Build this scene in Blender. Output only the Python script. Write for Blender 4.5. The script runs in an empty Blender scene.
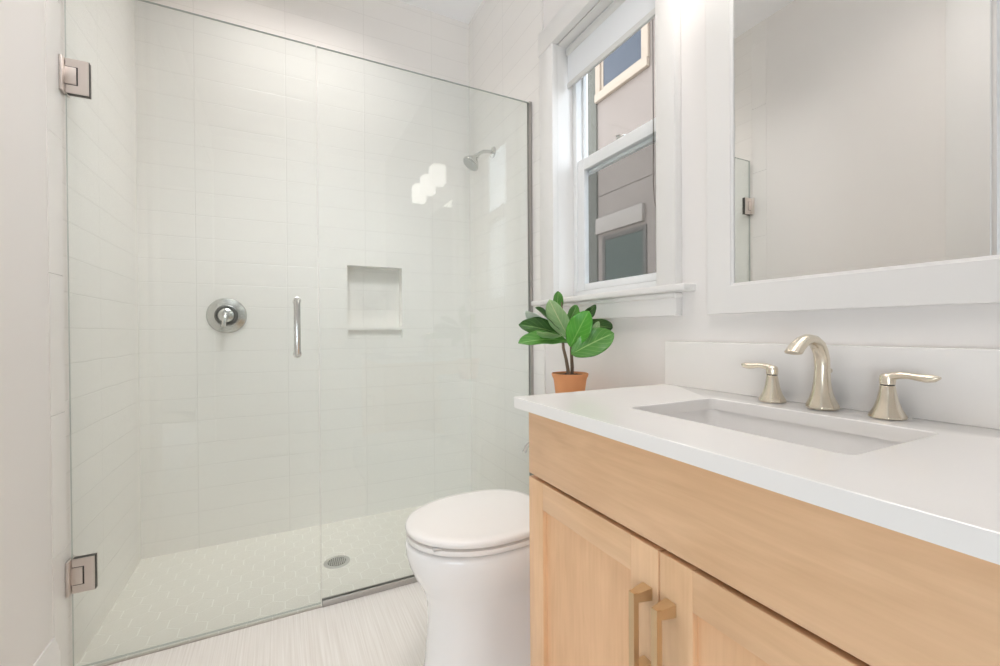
import bpy, bmesh, math, random
from mathutils import Vector, Matrix, noise

sc = bpy.context.scene
col = sc.collection

# ------------------------------------------------------------------ camera
YAW, PITCH, ROLL = 0.4655011, -0.00607143, -0.00691782
EYE = Vector((0.0, 0.0, 0.966))
fw = Vector((math.sin(YAW) * math.cos(PITCH), math.cos(YAW) * math.cos(PITCH), math.sin(PITCH)))
rt = Vector((math.cos(YAW), -math.sin(YAW), 0))
up = rt.cross(fw)
rt2 = rt * math.cos(ROLL) + up * math.sin(ROLL)
up2 = up * math.cos(ROLL) - rt * math.sin(ROLL)
cam_data = bpy.data.cameras.new('camera')
cam_data.sensor_width = 36.0
cam_data.lens = 434.295 / 1000 * 36
cam_data.clip_start = 0.02
cam = bpy.data.objects.new('camera', cam_data)
m = Matrix.Identity(4)
for i in range(3):
    m[i][0], m[i][1], m[i][2], m[i][3] = rt2[i], up2[i], -fw[i], EYE[i]
cam.matrix_world = m
col.objects.link(cam)
sc.camera = cam

# ------------------------------------------------------------------ exposure, sky, lights
sc.view_settings.view_transform = 'Standard'
sc.view_settings.look = 'None'
sc.view_settings.gamma = 1.0
sc.view_settings.use_curve_mapping = False
sc.view_settings.exposure = 0.13
sc.cycles.use_denoising = True
sc.cycles.max_bounces = 16
sc.cycles.diffuse_bounces = 8
sc.cycles.glossy_bounces = 8
sc.cycles.transmission_bounces = 8
sc.cycles.transparent_max_bounces = 24
sc.cycles.caustics_reflective = False
sc.cycles.caustics_refractive = False
sc.cycles.sample_clamp_indirect = 6.0

SKY_STRENGTH = 4.0
world = bpy.data.worlds.new('sky')
sc.world = world
world.use_nodes = True
wn, wl = world.node_tree.nodes, world.node_tree.links
wn.clear()
w_out = wn.new('ShaderNodeOutputWorld')
w_bg = wn.new('ShaderNodeBackground')
w_tc = wn.new('ShaderNodeTexCoord')
w_sep = wn.new('ShaderNodeSeparateXYZ')
w_ramp = wn.new('ShaderNodeValToRGB')
w_ramp.color_ramp.elements[0].position = 0.0
w_ramp.color_ramp.elements[0].color = (0.92, 0.96, 1.0, 1)
w_ramp.color_ramp.elements[1].position = 0.9
w_ramp.color_ramp.elements[1].color = (0.74, 0.86, 1.0, 1)
wl.new(w_tc.outputs['Generated'], w_sep.inputs[0])
wl.new(w_sep.outputs['Z'], w_ramp.inputs['Fac'])
wl.new(w_ramp.outputs['Color'], w_bg.inputs['Color'])
wl.new(w_bg.outputs[0], w_out.inputs['Surface'])
w_bg.inputs['Strength'].default_value = SKY_STRENGTH


def area_light(name, loc, aim, sx, sy, power, colour, spread=180):
    d = bpy.data.lights.new(name, 'AREA')
    d.shape = 'RECTANGLE'
    d.size, d.size_y = sx, sy
    d.energy = power
    d.color = colour
    d.spread = math.radians(spread)
    o = bpy.data.objects.new(name, d)
    o.location = loc
    o.rotation_euler = (Vector(aim) - Vector(loc)).to_track_quat('-Z', 'Y').to_euler()
    col.objects.link(o)
    return o


area_light('added_fill_room', (0.15, 0.70, 2.735), (0.15, 0.70, 0), 0.6, 0.6, 4.9, (1.0, 0.92, 0.87), 125)  # added fill at ceiling height to brighten the room, no fixture modelled
area_light('added_fill_shower', (0.10, 1.98, 2.735), (0.10, 1.98, 0), 0.7, 0.25, 4.2, (1.0, 0.94, 0.91), 110)  # unseen fill added above the shower to lift its walls and floor
area_light('added_fill_tilted', (0.10, 1.10, 2.72), (0.10, 2.34, 0.25), 0.7, 0.3, 4.5, (0.98, 0.985, 1.0), 68)  # tilted fill, added to brighten the lower back wall of the shower
area_light('doorway_daylight', (-1.9, -1.9, 0.6), (0.10, 2.2, 0.70), 1.3, 1.1, 41.0, (0.80, 0.91, 1.0))


# ------------------------------------------------------------------ material helpers
def mat_new(name):
    mt = bpy.data.materials.new(name)
    mt.use_nodes = True
    nt = mt.node_tree
    b = nt.nodes['Principled BSDF']
    return mt, nt, b


def plain(name, rgb, rough=0.5, metal=0.0, spec=0.5, bump=0.0, bump_scale=60.0, coat=0.0):
    mt, nt, b = mat_new(name)
    b.inputs['Base Color'].default_value = (*rgb, 1)
    b.inputs['Roughness'].default_value = rough
    b.inputs['Metallic'].default_value = metal
    b.inputs['Specular IOR Level'].default_value = spec
    b.inputs['Coat Weight'].default_value = coat
    tc = nt.nodes.new('ShaderNodeTexCoord')
    nz = nt.nodes.new('ShaderNodeTexNoise')
    nz.inputs['Scale'].default_value = bump_scale
    nz.inputs['Detail'].default_value = 3
    nt.links.new(tc.outputs['Object'], nz.inputs['Vector'])
    if bump > 0:
        bp = nt.nodes.new('ShaderNodeBump')
        bp.inputs['Strength'].default_value = bump
        bp.inputs['Distance'].default_value = 0.002
        nt.links.new(nz.outputs['Fac'], bp.inputs['Height'])
        nt.links.new(bp.outputs['Normal'], b.inputs['Normal'])
    return mt


def mixcol(nt, fac, a, b):
    mx = nt.nodes.new('ShaderNodeMix')
    mx.data_type = 'RGBA'
    for sock, v in ((mx.inputs[0], fac), (mx.inputs[6], a), (mx.inputs[7], b)):
        if hasattr(v, 'links'):
            nt.links.new(v, sock)
        elif isinstance(v, tuple):
            sock.default_value = (*v, 1)
        else:
            sock.default_value = v
    return mx.outputs[2]


def maths(nt, op, a, b=None):
    n = nt.nodes.new('ShaderNodeMath')
    n.operation = op
    for k, v in enumerate((a, b)):
        if v is None:
            continue
        if hasattr(v, 'links'):
            nt.links.new(v, n.inputs[k])
        else:
            n.inputs[k].default_value = v
    return n.outputs[0]


def tile_mat(name, axis, u0):
    """stacked 366 x 102 mm glazed wall tile; axis is the horizontal coordinate"""
    mt, nt, b = mat_new(name)
    tc = nt.nodes.new('ShaderNodeTexCoord')
    sp = nt.nodes.new('ShaderNodeSeparateXYZ')
    nt.links.new(tc.outputs['Object'], sp.inputs[0])
    u = sp.outputs[axis]
    nz = nt.nodes.new('ShaderNodeTexNoise')
    nz.inputs['Scale'].default_value = 7.0
    nz.inputs['Detail'].default_value = 1.0
    nt.links.new(tc.outputs['Object'], nz.inputs['Vector'])
    wob = maths(nt, 'MULTIPLY', maths(nt, 'SUBTRACT', nz.outputs['Fac'], 0.5), 0.007)
    uu = maths(nt, 'DIVIDE', maths(nt, 'SUBTRACT', u, u0), 0.366)
    vv = maths(nt, 'DIVIDE', maths(nt, 'ADD', maths(nt, 'SUBTRACT', sp.outputs['Z'], 0.062), wob), 0.102)

    def joint(t, half):
        f = maths(nt, 'FRACT', t)
        d = maths(nt, 'MINIMUM', f, maths(nt, 'SUBTRACT', 1.0, f))
        mr = nt.nodes.new('ShaderNodeMapRange')
        mr.interpolation_type = 'SMOOTHSTEP'
        mr.inputs['From Min'].default_value = half * 0.35
        mr.inputs['From Max'].default_value = half
        mr.inputs['To Min'].default_value = 1.0
        mr.inputs['To Max'].default_value = 0.0
        nt.links.new(d, mr.inputs['Value'])
        return mr.outputs[0]
    jm = maths(nt, 'MAXIMUM', joint(uu, 0.0065), joint(vv, 0.022))
    c = mixcol(nt, jm, (0.855, 0.832, 0.80), (0.80, 0.777, 0.745))
    nt.links.new(c, b.inputs['Base Color'])
    b.inputs['Roughness'].default_value = 0.22
    wave = nt.nodes.new('ShaderNodeTexNoise')
    wave.inputs['Scale'].default_value = 5.0
    wave.inputs['Detail'].default_value = 0.0
    mp = nt.nodes.new('ShaderNodeMapping')
    mp.inputs['Scale'].default_value = (0.6, 0.6, 3.0)
    nt.links.new(tc.outputs['Object'], mp.inputs['Vector'])
    nt.links.new(mp.outputs[0], wave.inputs['Vector'])
    h = maths(nt, 'SUBTRACT', maths(nt, 'MULTIPLY', wave.outputs['Fac'], 1.0), maths(nt, 'MULTIPLY', jm, 0.5))
    bp = nt.nodes.new('ShaderNodeBump')
    bp.inputs['Strength'].default_value = 0.35
    bp.inputs['Distance'].default_value = 0.004
    nt.links.new(h, bp.inputs['Height'])
    nt.links.new(bp.outputs['Normal'], b.inputs['Normal'])
    return mt


def wood_mat(name, axis, tint=(1, 1, 1)):
    """light maple, grain running along the given axis (1 = y, 2 = z)"""
    mt, nt, b = mat_new(name)
    tc = nt.nodes.new('ShaderNodeTexCoord')
    mp = nt.nodes.new('ShaderNodeMapping')
    s = [16.0, 16.0, 16.0]
    s[axis] = 3.2
    mp.inputs['Scale'].default_value = s
    nt.links.new(tc.outputs['Object'], mp.inputs['Vector'])
    n1 = nt.nodes.new('ShaderNodeTexNoise')
    n1.inputs['Scale'].default_value = 1.0
    n1.inputs['Detail'].default_value = 5.0
    n1.inputs['Distortion'].default_value = 1.6
    nt.links.new(mp.outputs[0], n1.inputs['Vector'])
    mp2 = nt.nodes.new('ShaderNodeMapping')
    s2 = [150.0, 150.0, 150.0]
    s2[axis] = 7.0
    mp2.inputs['Scale'].default_value = s2
    nt.links.new(tc.outputs['Object'], mp2.inputs['Vector'])
    n2 = nt.nodes.new('ShaderNodeTexNoise')
    n2.inputs['Scale'].default_value = 1.0
    n2.inputs['Detail'].default_value = 3.0
    nt.links.new(mp2.outputs[0], n2.inputs['Vector'])
    n3 = nt.nodes.new('ShaderNodeTexNoise')
    n3.inputs['Scale'].default_value = 4.5
    n3.inputs['Detail'].default_value = 2.0
    nt.links.new(tc.outputs['Object'], n3.inputs['Vector'])
    a = (0.86 * tint[0], 0.58 * tint[1], 0.355 * tint[2])
    d = (0.67 * tint[0], 0.415 * tint[1], 0.228 * tint[2])
    v = maths(nt, 'ADD', maths(nt, 'MULTIPLY', n1.outputs['Fac'], 0.55),
              maths(nt, 'ADD', maths(nt, 'MULTIPLY', n2.outputs['Fac'], 0.30), maths(nt, 'MULTIPLY', n3.outputs['Fac'], 0.43)))
    mr = nt.nodes.new('ShaderNodeMapRange')
    mr.inputs['From Min'].default_value = 0.40
    mr.inputs['From Max'].default_value = 0.88
    nt.links.new(v, mr.inputs['Value'])
    nt.links.new(mixcol(nt, mr.outputs[0], a, d), b.inputs['Base Color'])
    b.inputs['Roughness'].default_value = 0.42
    return mt


def floor_mat():
    mt, nt, b = mat_new('linen_floor_tile')
    tc = nt.nodes.new('ShaderNodeTexCoord')
    mp = nt.nodes.new('ShaderNodeMapping')
    mp.inputs['Scale'].default_value = (210.0, 3.2, 1.0)
    nt.links.new(tc.outputs['Object'], mp.inputs['Vector'])
    n = nt.nodes.new('ShaderNodeTexNoise')
    n.inputs['Scale'].default_value = 1.0
    n.inputs['Detail'].default_value = 3.0
    nt.links.new(mp.outputs[0], n.inputs['Vector'])
    mr = nt.nodes.new('ShaderNodeMapRange')
    mr.inputs['From Min'].default_value = 0.32
    mr.inputs['From Max'].default_value = 0.68
    nt.links.new(n.outputs['Fac'], mr.inputs['Value'])
    nt.links.new(mixcol(nt, mr.outputs[0], (0.88, 0.845, 0.805), (0.765, 0.72, 0.67)), b.inputs['Base Color'])
    b.inputs['Roughness'].default_value = 0.45
    return mt


def glass_mat(name, tint, f0=0.04, dim=0.0):
    mt = bpy.data.materials.new(name)
    mt.use_nodes = True
    nt = mt.node_tree
    nt.nodes.clear()
    out = nt.nodes.new('ShaderNodeOutputMaterial')
    tr = nt.nodes.new('ShaderNodeBsdfTransparent')
    tr.inputs['Color'].default_value = (*tint, 1)
    gl = nt.nodes.new('ShaderNodeBsdfGlossy')
    gl.inputs['Roughness'].default_value = 0.0
    lw = nt.nodes.new('ShaderNodeLayerWeight')
    lw.inputs['Blend'].default_value = 0.5
    fac = maths(nt, 'ADD', maths(nt, 'MULTIPLY', maths(nt, 'POWER', lw.outputs['Facing'], 5.0), 1 - f0), f0)
    mx = nt.nodes.new('ShaderNodeMixShader')
    nt.links.new(fac, mx.inputs[0])
    nt.links.new(tr.outputs[0], mx.inputs[1])
    nt.links.new(gl.outputs[0], mx.inputs[2])
    nt.links.new(mx.outputs[0], out.inputs['Surface'])
    return mt


def emit_mat(name, rgb, strength):
    mt, nt, b = mat_new(name)
    b.inputs['Base Color'].default_value = (0.9, 0.88, 0.85, 1)
    b.inputs['Emission Color'].default_value = (*rgb, 1)
    b.inputs['Emission Strength'].default_value = strength
    return mt


def leaf_mat(name, dark, light, vein):
    mt, nt, b = mat_new(name)
    uv = nt.nodes.new('ShaderNodeUVMap')
    sp = nt.nodes.new('ShaderNodeSeparateXYZ')
    nt.links.new(uv.outputs[0], sp.inputs[0])
    x = maths(nt, 'ABSOLUTE', maths(nt, 'SUBTRACT', sp.outputs['X'], 0.5))
    mid = maths(nt, 'LESS_THAN', x, 0.022)
    side = maths(nt, 'FRACT', maths(nt, 'SUBTRACT', maths(nt, 'MULTIPLY', sp.outputs['Y'], 6.5), maths(nt, 'MULTIPLY', x, 5.0)))
    sv = maths(nt, 'LESS_THAN', maths(nt, 'ABSOLUTE', maths(nt, 'SUBTRACT', side, 0.5)), 0.07)
    vn = maths(nt, 'MAXIMUM', mid, maths(nt, 'MULTIPLY', sv, 0.32))
    nz = nt.nodes.new('ShaderNodeTexNoise')
    nz.inputs['Scale'].default_value = 40.0
    tc = nt.nodes.new('ShaderNodeTexCoord')
    nt.links.new(tc.outputs['Object'], nz.inputs['Vector'])
    base = mixcol(nt, nz.outputs['Fac'], dark, light)
    nt.links.new(mixcol(nt, vn, base, vein), b.inputs['Base Color'])
    b.inputs['Roughness'].default_value = 0.33
    return mt


def siding_mat(name, rgb):
    mt, nt, b = mat_new(name)
    tc = nt.nodes.new('ShaderNodeTexCoord')
    n = nt.nodes.new('ShaderNodeTexNoise')
    n.inputs['Scale'].default_value = 45.0
    n.inputs['Detail'].default_value = 4.0
    nt.links.new(tc.outputs['Object'], n.inputs['Vector'])
    d = tuple(c * 0.86 for c in rgb)
    nt.links.new(mixcol(nt, n.outputs['Fac'], rgb, d), b.inputs['Base Color'])
    b.inputs['Roughness'].default_value = 0.85
    bp = nt.nodes.new('ShaderNodeBump')
    bp.inputs['Strength'].default_value = 0.4
    bp.inputs['Distance'].default_value = 0.003
    nt.links.new(n.outputs['Fac'], bp.inputs['Height'])
    nt.links.new(bp.outputs['Normal'], b.inputs['Normal'])
    return mt


def blind_glass_mat():
    """dark greenish pane with closed slats behind it"""
    mt, nt, b = mat_new('slatted_dark_pane')
    tc = nt.nodes.new('ShaderNodeTexCoord')
    sp = nt.nodes.new('ShaderNodeSeparateXYZ')
    nt.links.new(tc.outputs['Object'], sp.inputs[0])
    f = maths(nt, 'FRACT', maths(nt, 'DIVIDE', sp.outputs['Z'], 0.05))
    nt.links.new(mixcol(nt, f, (0.030, 0.042, 0.034), (0.045, 0.058, 0.047)), b.inputs['Base Color'])
    b.inputs['Roughness'].default_value = 0.35
    b.inputs['Specular IOR Level'].default_value = 0.15
    return mt


def dark_glass_mat():
    mt, nt, b = mat_new('dark_blue_pane')
    tc = nt.nodes.new('ShaderNodeTexCoord')
    n = nt.nodes.new('ShaderNodeTexNoise')
    n.inputs['Scale'].default_value = 3.0
    nt.links.new(tc.outputs['Object'], n.inputs['Vector'])
    nt.links.new(mixcol(nt, n.outputs['Fac'], (0.045, 0.050, 0.064), (0.085, 0.090, 0.105)), b.inputs['Base Color'])
    b.inputs['Roughness'].default_value = 0.35
    b.inputs['Specular IOR Level'].default_value = 0.1
    return mt


def screen_mat():
    mt = bpy.data.materials.new('insect_screen_mesh')
    mt.use_nodes = True
    nt = mt.node_tree
    nt.nodes.clear()
    out = nt.nodes.new('ShaderNodeOutputMaterial')
    tr = nt.nodes.new('ShaderNodeBsdfTransparent')
    df = nt.nodes.new('ShaderNodeBsdfDiffuse')
    df.inputs['Color'].default_value = (0.06, 0.06, 0.06, 1)
    mx = nt.nodes.new('ShaderNodeMixShader')
    mx.inputs[0].default_value = 0.28
    nt.links.new(tr.outputs[0], mx.inputs[1])
    nt.links.new(df.outputs[0], mx.inputs[2])
    nt.links.new(mx.outputs[0], out.inputs['Surface'])
    return mt


M_PAINT = plain('warm_white_paint', (0.82, 0.795, 0.775), 0.55, bump=0.05, bump_scale=300)
M_CEIL = plain('ceiling_white', (0.92, 0.925, 0.945), 0.8)
M_TRIM = plain('trim_white', (0.80, 0.785, 0.765), 0.32)
M_VINYL = plain('window_vinyl_white', (0.82, 0.83, 0.83), 0.3)
M_TILE_X = tile_mat('glazed_wall_tile', 'X', 0.026)
M_TILE_Y = tile_mat('glazed_wall_tile_side', 'Y', 1.545)
M_FLOOR = floor_mat()
M_HEX = plain('hex_tile_greige', (0.745, 0.718, 0.655), 0.4, bump=0.06, bump_scale=40)
M_GROUT = plain('hex_grout_light', (0.88, 0.865, 0.81), 0.8)
M_GLASS = glass_mat('shower_glass', (0.957, 0.977, 0.972))
M_GEDGE = plain('glass_polished_edge', (0.45, 0.48, 0.45), 0.2)
M_PANE = glass_mat('window_pane', (0.97, 0.98, 0.98))
M_NICKEL = plain('brushed_nickel', (0.74, 0.68, 0.64), 0.42, metal=1.0, bump=0.05, bump_scale=200)
M_NICKEL_D = plain('nickel_dark_seam', (0.05, 0.045, 0.04), 0.5, metal=0.3)
M_CHAN = plain('brushed_channel', (0.47, 0.445, 0.42), 0.38, metal=1.0, bump=0.05, bump_scale=200)
M_CHROME = plain('satin_chrome', (0.66, 0.66, 0.64), 0.20, metal=1.0)
M_FAUCET = plain('champagne_nickel', (0.79, 0.72, 0.60), 0.26, metal=1.0, bump=0.03, bump_scale=300)
M_BRASS = plain('brushed_gold_pull', (0.66, 0.49, 0.30), 0.36, metal=0.85, bump=0.05, bump_scale=250)
M_CERAMIC = plain('white_ceramic', (0.87, 0.86, 0.85), 0.10, coat=0.3)
M_SEAT = plain('white_seat_plastic', (0.86, 0.835, 0.81), 0.22)
M_BUMP = plain('grey_rubber', (0.55, 0.54, 0.53), 0.6)
M_QUARTZ = plain('white_quartz', (0.89, 0.875, 0.855), 0.16)
M_WOOD_H = wood_mat('maple_horizontal', 1)
M_WOOD_V = wood_mat('maple_vertical', 2, (1.05, 1.05, 1.05))
M_WOOD_P = wood_mat('maple_panel', 2, (1.04, 1.0, 0.97))
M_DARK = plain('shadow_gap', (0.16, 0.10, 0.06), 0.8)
M_MIRROR = plain('mirror_silver', (0.84, 0.85, 0.84), 0.0, metal=1.0)
M_SHADE = emit_mat('lit_opal_glass', (1.0, 0.95, 0.90), 4.4)
M_FABRIC = plain('blind_fabric', (0.78, 0.80, 0.82), 0.9, bump=0.2, bump_scale=500)
M_HEM = plain('blind_hem', (0.66, 0.66, 0.64), 0.5)
M_BEAD = plain('beaded_chain_dark', (0.10, 0.08, 0.07), 0.4)
M_POT = plain('terracotta', (0.80, 0.37, 0.17), 0.75, bump=0.2, bump_scale=80)
M_SOIL = plain('potting_soil', (0.05, 0.032, 0.02), 0.95, bump=0.9, bump_scale=120)
M_STEM = plain('plant_bark', (0.22, 0.155, 0.11), 0.85, bump=0.8, bump_scale=160)
M_LEAF_D = leaf_mat('leaf_dark', (0.018, 0.075, 0.012), (0.045, 0.14, 0.02), (0.16, 0.30, 0.09))
M_LEAF_M = leaf_mat('leaf_mid', (0.055, 0.20, 0.028), (0.10, 0.29, 0.045), (0.28, 0.46, 0.16))
M_LEAF_B = leaf_mat('leaf_bright', (0.05, 0.27, 0.018), (0.085, 0.36, 0.03), (0.20, 0.46, 0.09))
M_LEAF_P = leaf_mat('leaf_pale_underside', (0.27, 0.46, 0.20), (0.42, 0.58, 0.31), (0.66, 0.68, 0.40))
M_LEAF_G = leaf_mat('leaf_grey_green', (0.40, 0.50, 0.42), (0.52, 0.62, 0.54), (0.6, 0.66, 0.55))
M_SIDING = siding_mat('stucco_panel', (0.215, 0.172, 0.146))
M_CORNER = siding_mat('corner_board', (0.095, 0.088, 0.068))
M_EXTRIM = siding_mat('cream_trim', (0.36, 0.285, 0.22))
M_EXTRIM2 = siding_mat('beige_header', (0.30, 0.255, 0.22))
M_EXFRAME = plain('bronze_window_frame', (0.085, 0.072, 0.062), 0.7, spec=0.2)
M_SLATPANE = blind_glass_mat()
M_DKPANE = dark_glass_mat()
M_SCREEN = screen_mat()
M_GROUND = siding_mat('gravel_ground', (0.19, 0.175, 0.155))
M_SEAM = plain('panel_seam', (0.10, 0.085, 0.075), 0.9)
M_DOOR = plain('door_white', (0.80, 0.79, 0.775), 0.4)


# ------------------------------------------------------------------ mesh helpers
class MB:
    def __init__(self):
        self.bm = bmesh.new()

    def _take(self, tmp, mi):
        for f in tmp.faces:
            f.material_index = mi
        me = bpy.data.meshes.new('tmp')
        tmp.to_mesh(me)
        tmp.free()
        self.bm.from_mesh(me)
        bpy.data.meshes.remove(me)

    def box(self, lo, hi, bevel=0.0, mi=0, seg=2):
        t = bmesh.new()
        bmesh.ops.create_cube(t, size=1.0)
        for v in t.verts:
            v.co = Vector([lo[i] + (v.co[i] + 0.5) * (hi[i] - lo[i]) for i in range(3)])
        if bevel > 0:
            bmesh.ops.bevel(t, geom=t.edges[:], offset=bevel, segments=seg, profile=0.5, affect='EDGES', clamp_overlap=True)
        self._take(t, mi)
        return self

    def loft(self, rings, caps=True, mi=0, closed=True):
        t = bmesh.new()
        vs = [[t.verts.new(Vector(p)) for p in r] for r in rings]
        n = len(vs[0])
        for a, b in zip(vs, vs[1:]):
            for i in range(n if closed else n - 1):
                j = (i + 1) % n
                t.faces.new((a[i], a[j], b[j], b[i]))
        if caps:
            t.faces.new(list(reversed(vs[0])))
            t.faces.new(vs[-1])
        bmesh.ops.recalc_face_normals(t, faces=t.faces[:])
        self._take(t, mi)
        return self

    def lathe(self, prof, centre, axis='Z', n=40, mi=0, caps=True):
        """prof: (radius, height) along the axis from centre; a second vector may be given as the axis"""
        ax = {'X': Vector((1, 0, 0)), 'Y': Vector((0, 1, 0)), 'Z': Vector((0, 0, 1))}[axis] if isinstance(axis, str) else Vector(axis).normalized()
        a = ax.orthogonal().normalized()
        b = ax.cross(a)
        c = Vector(centre)
        rings = [[c + ax * h + (a * math.cos(2 * math.pi * k / n) + b * math.sin(2 * math.pi * k / n)) * max(r, 1e-5) for k in range(n)] for r, h in prof]
        return self.loft(rings, caps, mi)

    def sweep(self, pts, radii, n=16, mi=0, flat=None, caps=True, side=None):
        """tube along pts; flat: per-point (sideways, normal) scale of the section"""
        P = [Vector(p) for p in pts]
        if not isinstance(radii, (list, tuple)):
            radii = [radii] * len(P)
        rings = []
        ref = Vector(side) if side else None
        for i, p in enumerate(P):
            d = (P[min(i + 1, len(P) - 1)] - P[max(i - 1, 0)]).normalized()
            if ref is None:
                ref = d.orthogonal()
            s = (ref - d * ref.dot(d)).normalized()
            ref = s if side is None else Vector(side)
            w = d.cross(s)
            fs, fn = flat[i] if flat else (1, 1)
            rings.append([p + (s * math.cos(2 * math.pi * k / n) * fs + w * math.sin(2 * math.pi * k / n) * fn) * radii[i] for k in range(n)])
        return self.loft(rings, caps, mi)

    def poly(self, pts, mi=0):
        t = bmesh.new()
        t.faces.new([t.verts.new(Vector(p)) for p in pts])
        self._take(t, mi)
        return self

    def prism(self, pts, d, mi=0):
        d = Vector(d)
        return self.loft([[Vector(p) for p in pts], [Vector(p) + d for p in pts]], True, mi)

    def build(self, name, mats, parent=None, sharp=35.0, uv=None):
        if not isinstance(mats, (list, tuple)):
            mats = [mats]
        me = bpy.data.meshes.new(name)
        off = Vector((0, 0, 0))
        p = parent
        while p is not None:
            off += Vector(p.location)
            p = p.parent
        for v in self.bm.verts:
            v.co -= off
        self.bm.to_mesh(me)
        self.bm.free()
        for mt in mats:
            me.materials.append(mt)
        for pl in me.polygons:
            pl.use_smooth = True
        me.set_sharp_from_angle(angle=math.radians(sharp))
        o = bpy.data.objects.new(name, me)
        if parent:
            o.parent = parent
        col.objects.link(o)
        return o


def empty(name, loc):
    o = bpy.data.objects.new(name, None)
    o.empty_display_size = 0.05
    o.location = loc
    col.objects.link(o)
    return o


def tag(o, label=None, cat=None, group=None, kind=None):
    for k, v in (('label', label), ('category', cat), ('group', group), ('kind', kind)):
        if v:
            o[k] = v
    return o


def struct(name, mb, mats, label, cat):
    return tag(mb.build(name, mats), label, cat, kind='structure')


# ------------------------------------------------------------------ room dimensions
XL = -0.545          # left wall face
XR = 0.990           # right wall face (drywall)
XRT = 0.984          # right wall tile face
YB = 2.339           # back wall tile face
YG = 1.645           # shower glass plane
YF = -1.35           # wall behind the camera
ZC = 2.745           # ceiling
WY0, WY1, WZ0, WZ1 = 0.911, 1.446, 1.088, 2.10      # window opening

# ------------------------------------------------------------------ shell
struct('floor', MB().box((XL - 0.1, YF - 0.1, -0.10), (XR + 0.12, 1.638, 0.0)), M_FLOOR,
       'pale beige bathroom floor with fine linen streaks in front of the shower', 'floor')

# shower floor : hexagon tiles
sf = MB()
sf.box((XL - 0.1, 1.6385, -0.10), (XR + 0.12, YB + 0.1, -0.0004), mi=1)


def clip_poly(pts, x0, x1, y0, y1):
    def cut(ps, f, inter):
        out = []
        for i, a in enumerate(ps):
            b = ps[(i + 1) % len(ps)]
            ia, ib = f(a), f(b)
            if ia:
                out.append(a)
            if ia != ib:
                out.append(inter(a, b))
        return out
    for axis, lim, sgn in ((0, x0, 1), (0, x1, -1), (1, y0, 1), (1, y1, -1)):
        if not pts:
            return []
        pts = cut(pts, lambda p: (p[axis] - lim) * sgn >= 0,
                  lambda a, b: tuple(a[k] + (b[k] - a[k]) * (lim - a[axis]) / (b[axis] - a[axis]) for k in range(2)))
    return pts


DR = Vector((0.198, 1.931, 0))
FW_, EL = 0.077, 0.077 / math.sqrt(3)
for r in range(-3, 14):
    for c in range(-4, 24):
        cx = -0.4215 + FW_ * c + (FW_ / 2 if r % 2 else 0)
        cy = 1.711 + 1.5 * EL * r
        h = [(cx + (EL - 0.0017) * math.cos(math.pi / 6 + k * math.pi / 3), cy + (EL - 0.0017) * math.sin(math.pi / 6 + k * math.pi / 3)) for k in range(6)]
        h = clip_poly(h, XL, XRT, 1.64, YB)
        if len(h) >= 3:
            sf.prism([(x, y, -0.004) for x, y in h], (0, 0, 0.004))
struct('floor_shower', sf, [M_HEX, M_GROUT], 'greige hexagon mosaic shower floor with pale grout lines', 'floor')

struct('ceiling', MB().box((XL - 0.1, YF - 0.1, ZC), (XR + 0.12, YB + 0.2, ZC + 0.1)), M_CEIL,
       'plain white ceiling seen in the corner above the shower', 'ceiling')

# back wall with recessed niche
NX0, NX1, NZ0, NZ1, ND = 0.302, 0.584, 0.930, 1.306, 0.075
wb = MB()
yb2 = YB + 0.14
wb.box((XL - 0.1, YB, -0.1), (NX0, yb2, ZC))
wb.box((NX1, YB, -0.1), (XR + 0.12, yb2, ZC))
wb.box((NX0, YB, -0.1), (NX1, yb2, NZ0))
wb.box((NX0, YB, NZ1), (NX1, yb2, ZC))
wb.box((NX0, YB + ND, NZ0), (NX1, yb2, NZ1))
wb.box((NX0, YB + 0.001, 0.974), (NX1, YB + ND, 0.992))
wb.box((NX0, YB + 0.022, NZ0), (NX1, YB + ND, 0.974))
struct('wall_back', wb, M_TILE_X, 'back shower wall of stacked glossy off-white tile with a recessed niche', 'wall')

# left wall : drywall with the doorway, then the tiled shower part
DY0, DY1, DZ = -1.20, 0.662, 2.44
w = MB()
w.box((XL - 0.12, YF - 0.1, -0.1), (XL, DY0, ZC))
w.box((XL - 0.12, DY0, DZ), (XL, DY1, ZC))
w.box((XL - 0.12, DY1, -0.1), (XL, 1.547, ZC))
struct('wall_left', w, M_PAINT, 'painted white drywall at the left edge, ending at the shower tile', 'wall')
w = MB()
w.box((XL - 0.12, 1.547, -0.1), (XL - 0.002, YB, ZC))
w.box((XL - 0.003, 1.632, 0.0), (XL + 0.001, YB, ZC))
struct('wall_left_tiled', w, M_TILE_Y, 'tiled left shower wall behind the glass door hinges', 'wall')

w = MB()
for zb in (-0.0075, 0.3705, 0.7485, 1.1265, 1.5045, 1.8825, 2.2605, 2.6385):
    w.box((XL - 0.003, 1.547, max(zb, 0.0)), (XL + 0.0015, 1.631, min(zb + 0.3765, ZC)))
struct('trim_2', w, plain('bullnose_glaze', (0.85, 0.83, 0.805), 0.25), 'tall bullnose tiles finishing the left shower wall', 'trim')

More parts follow.
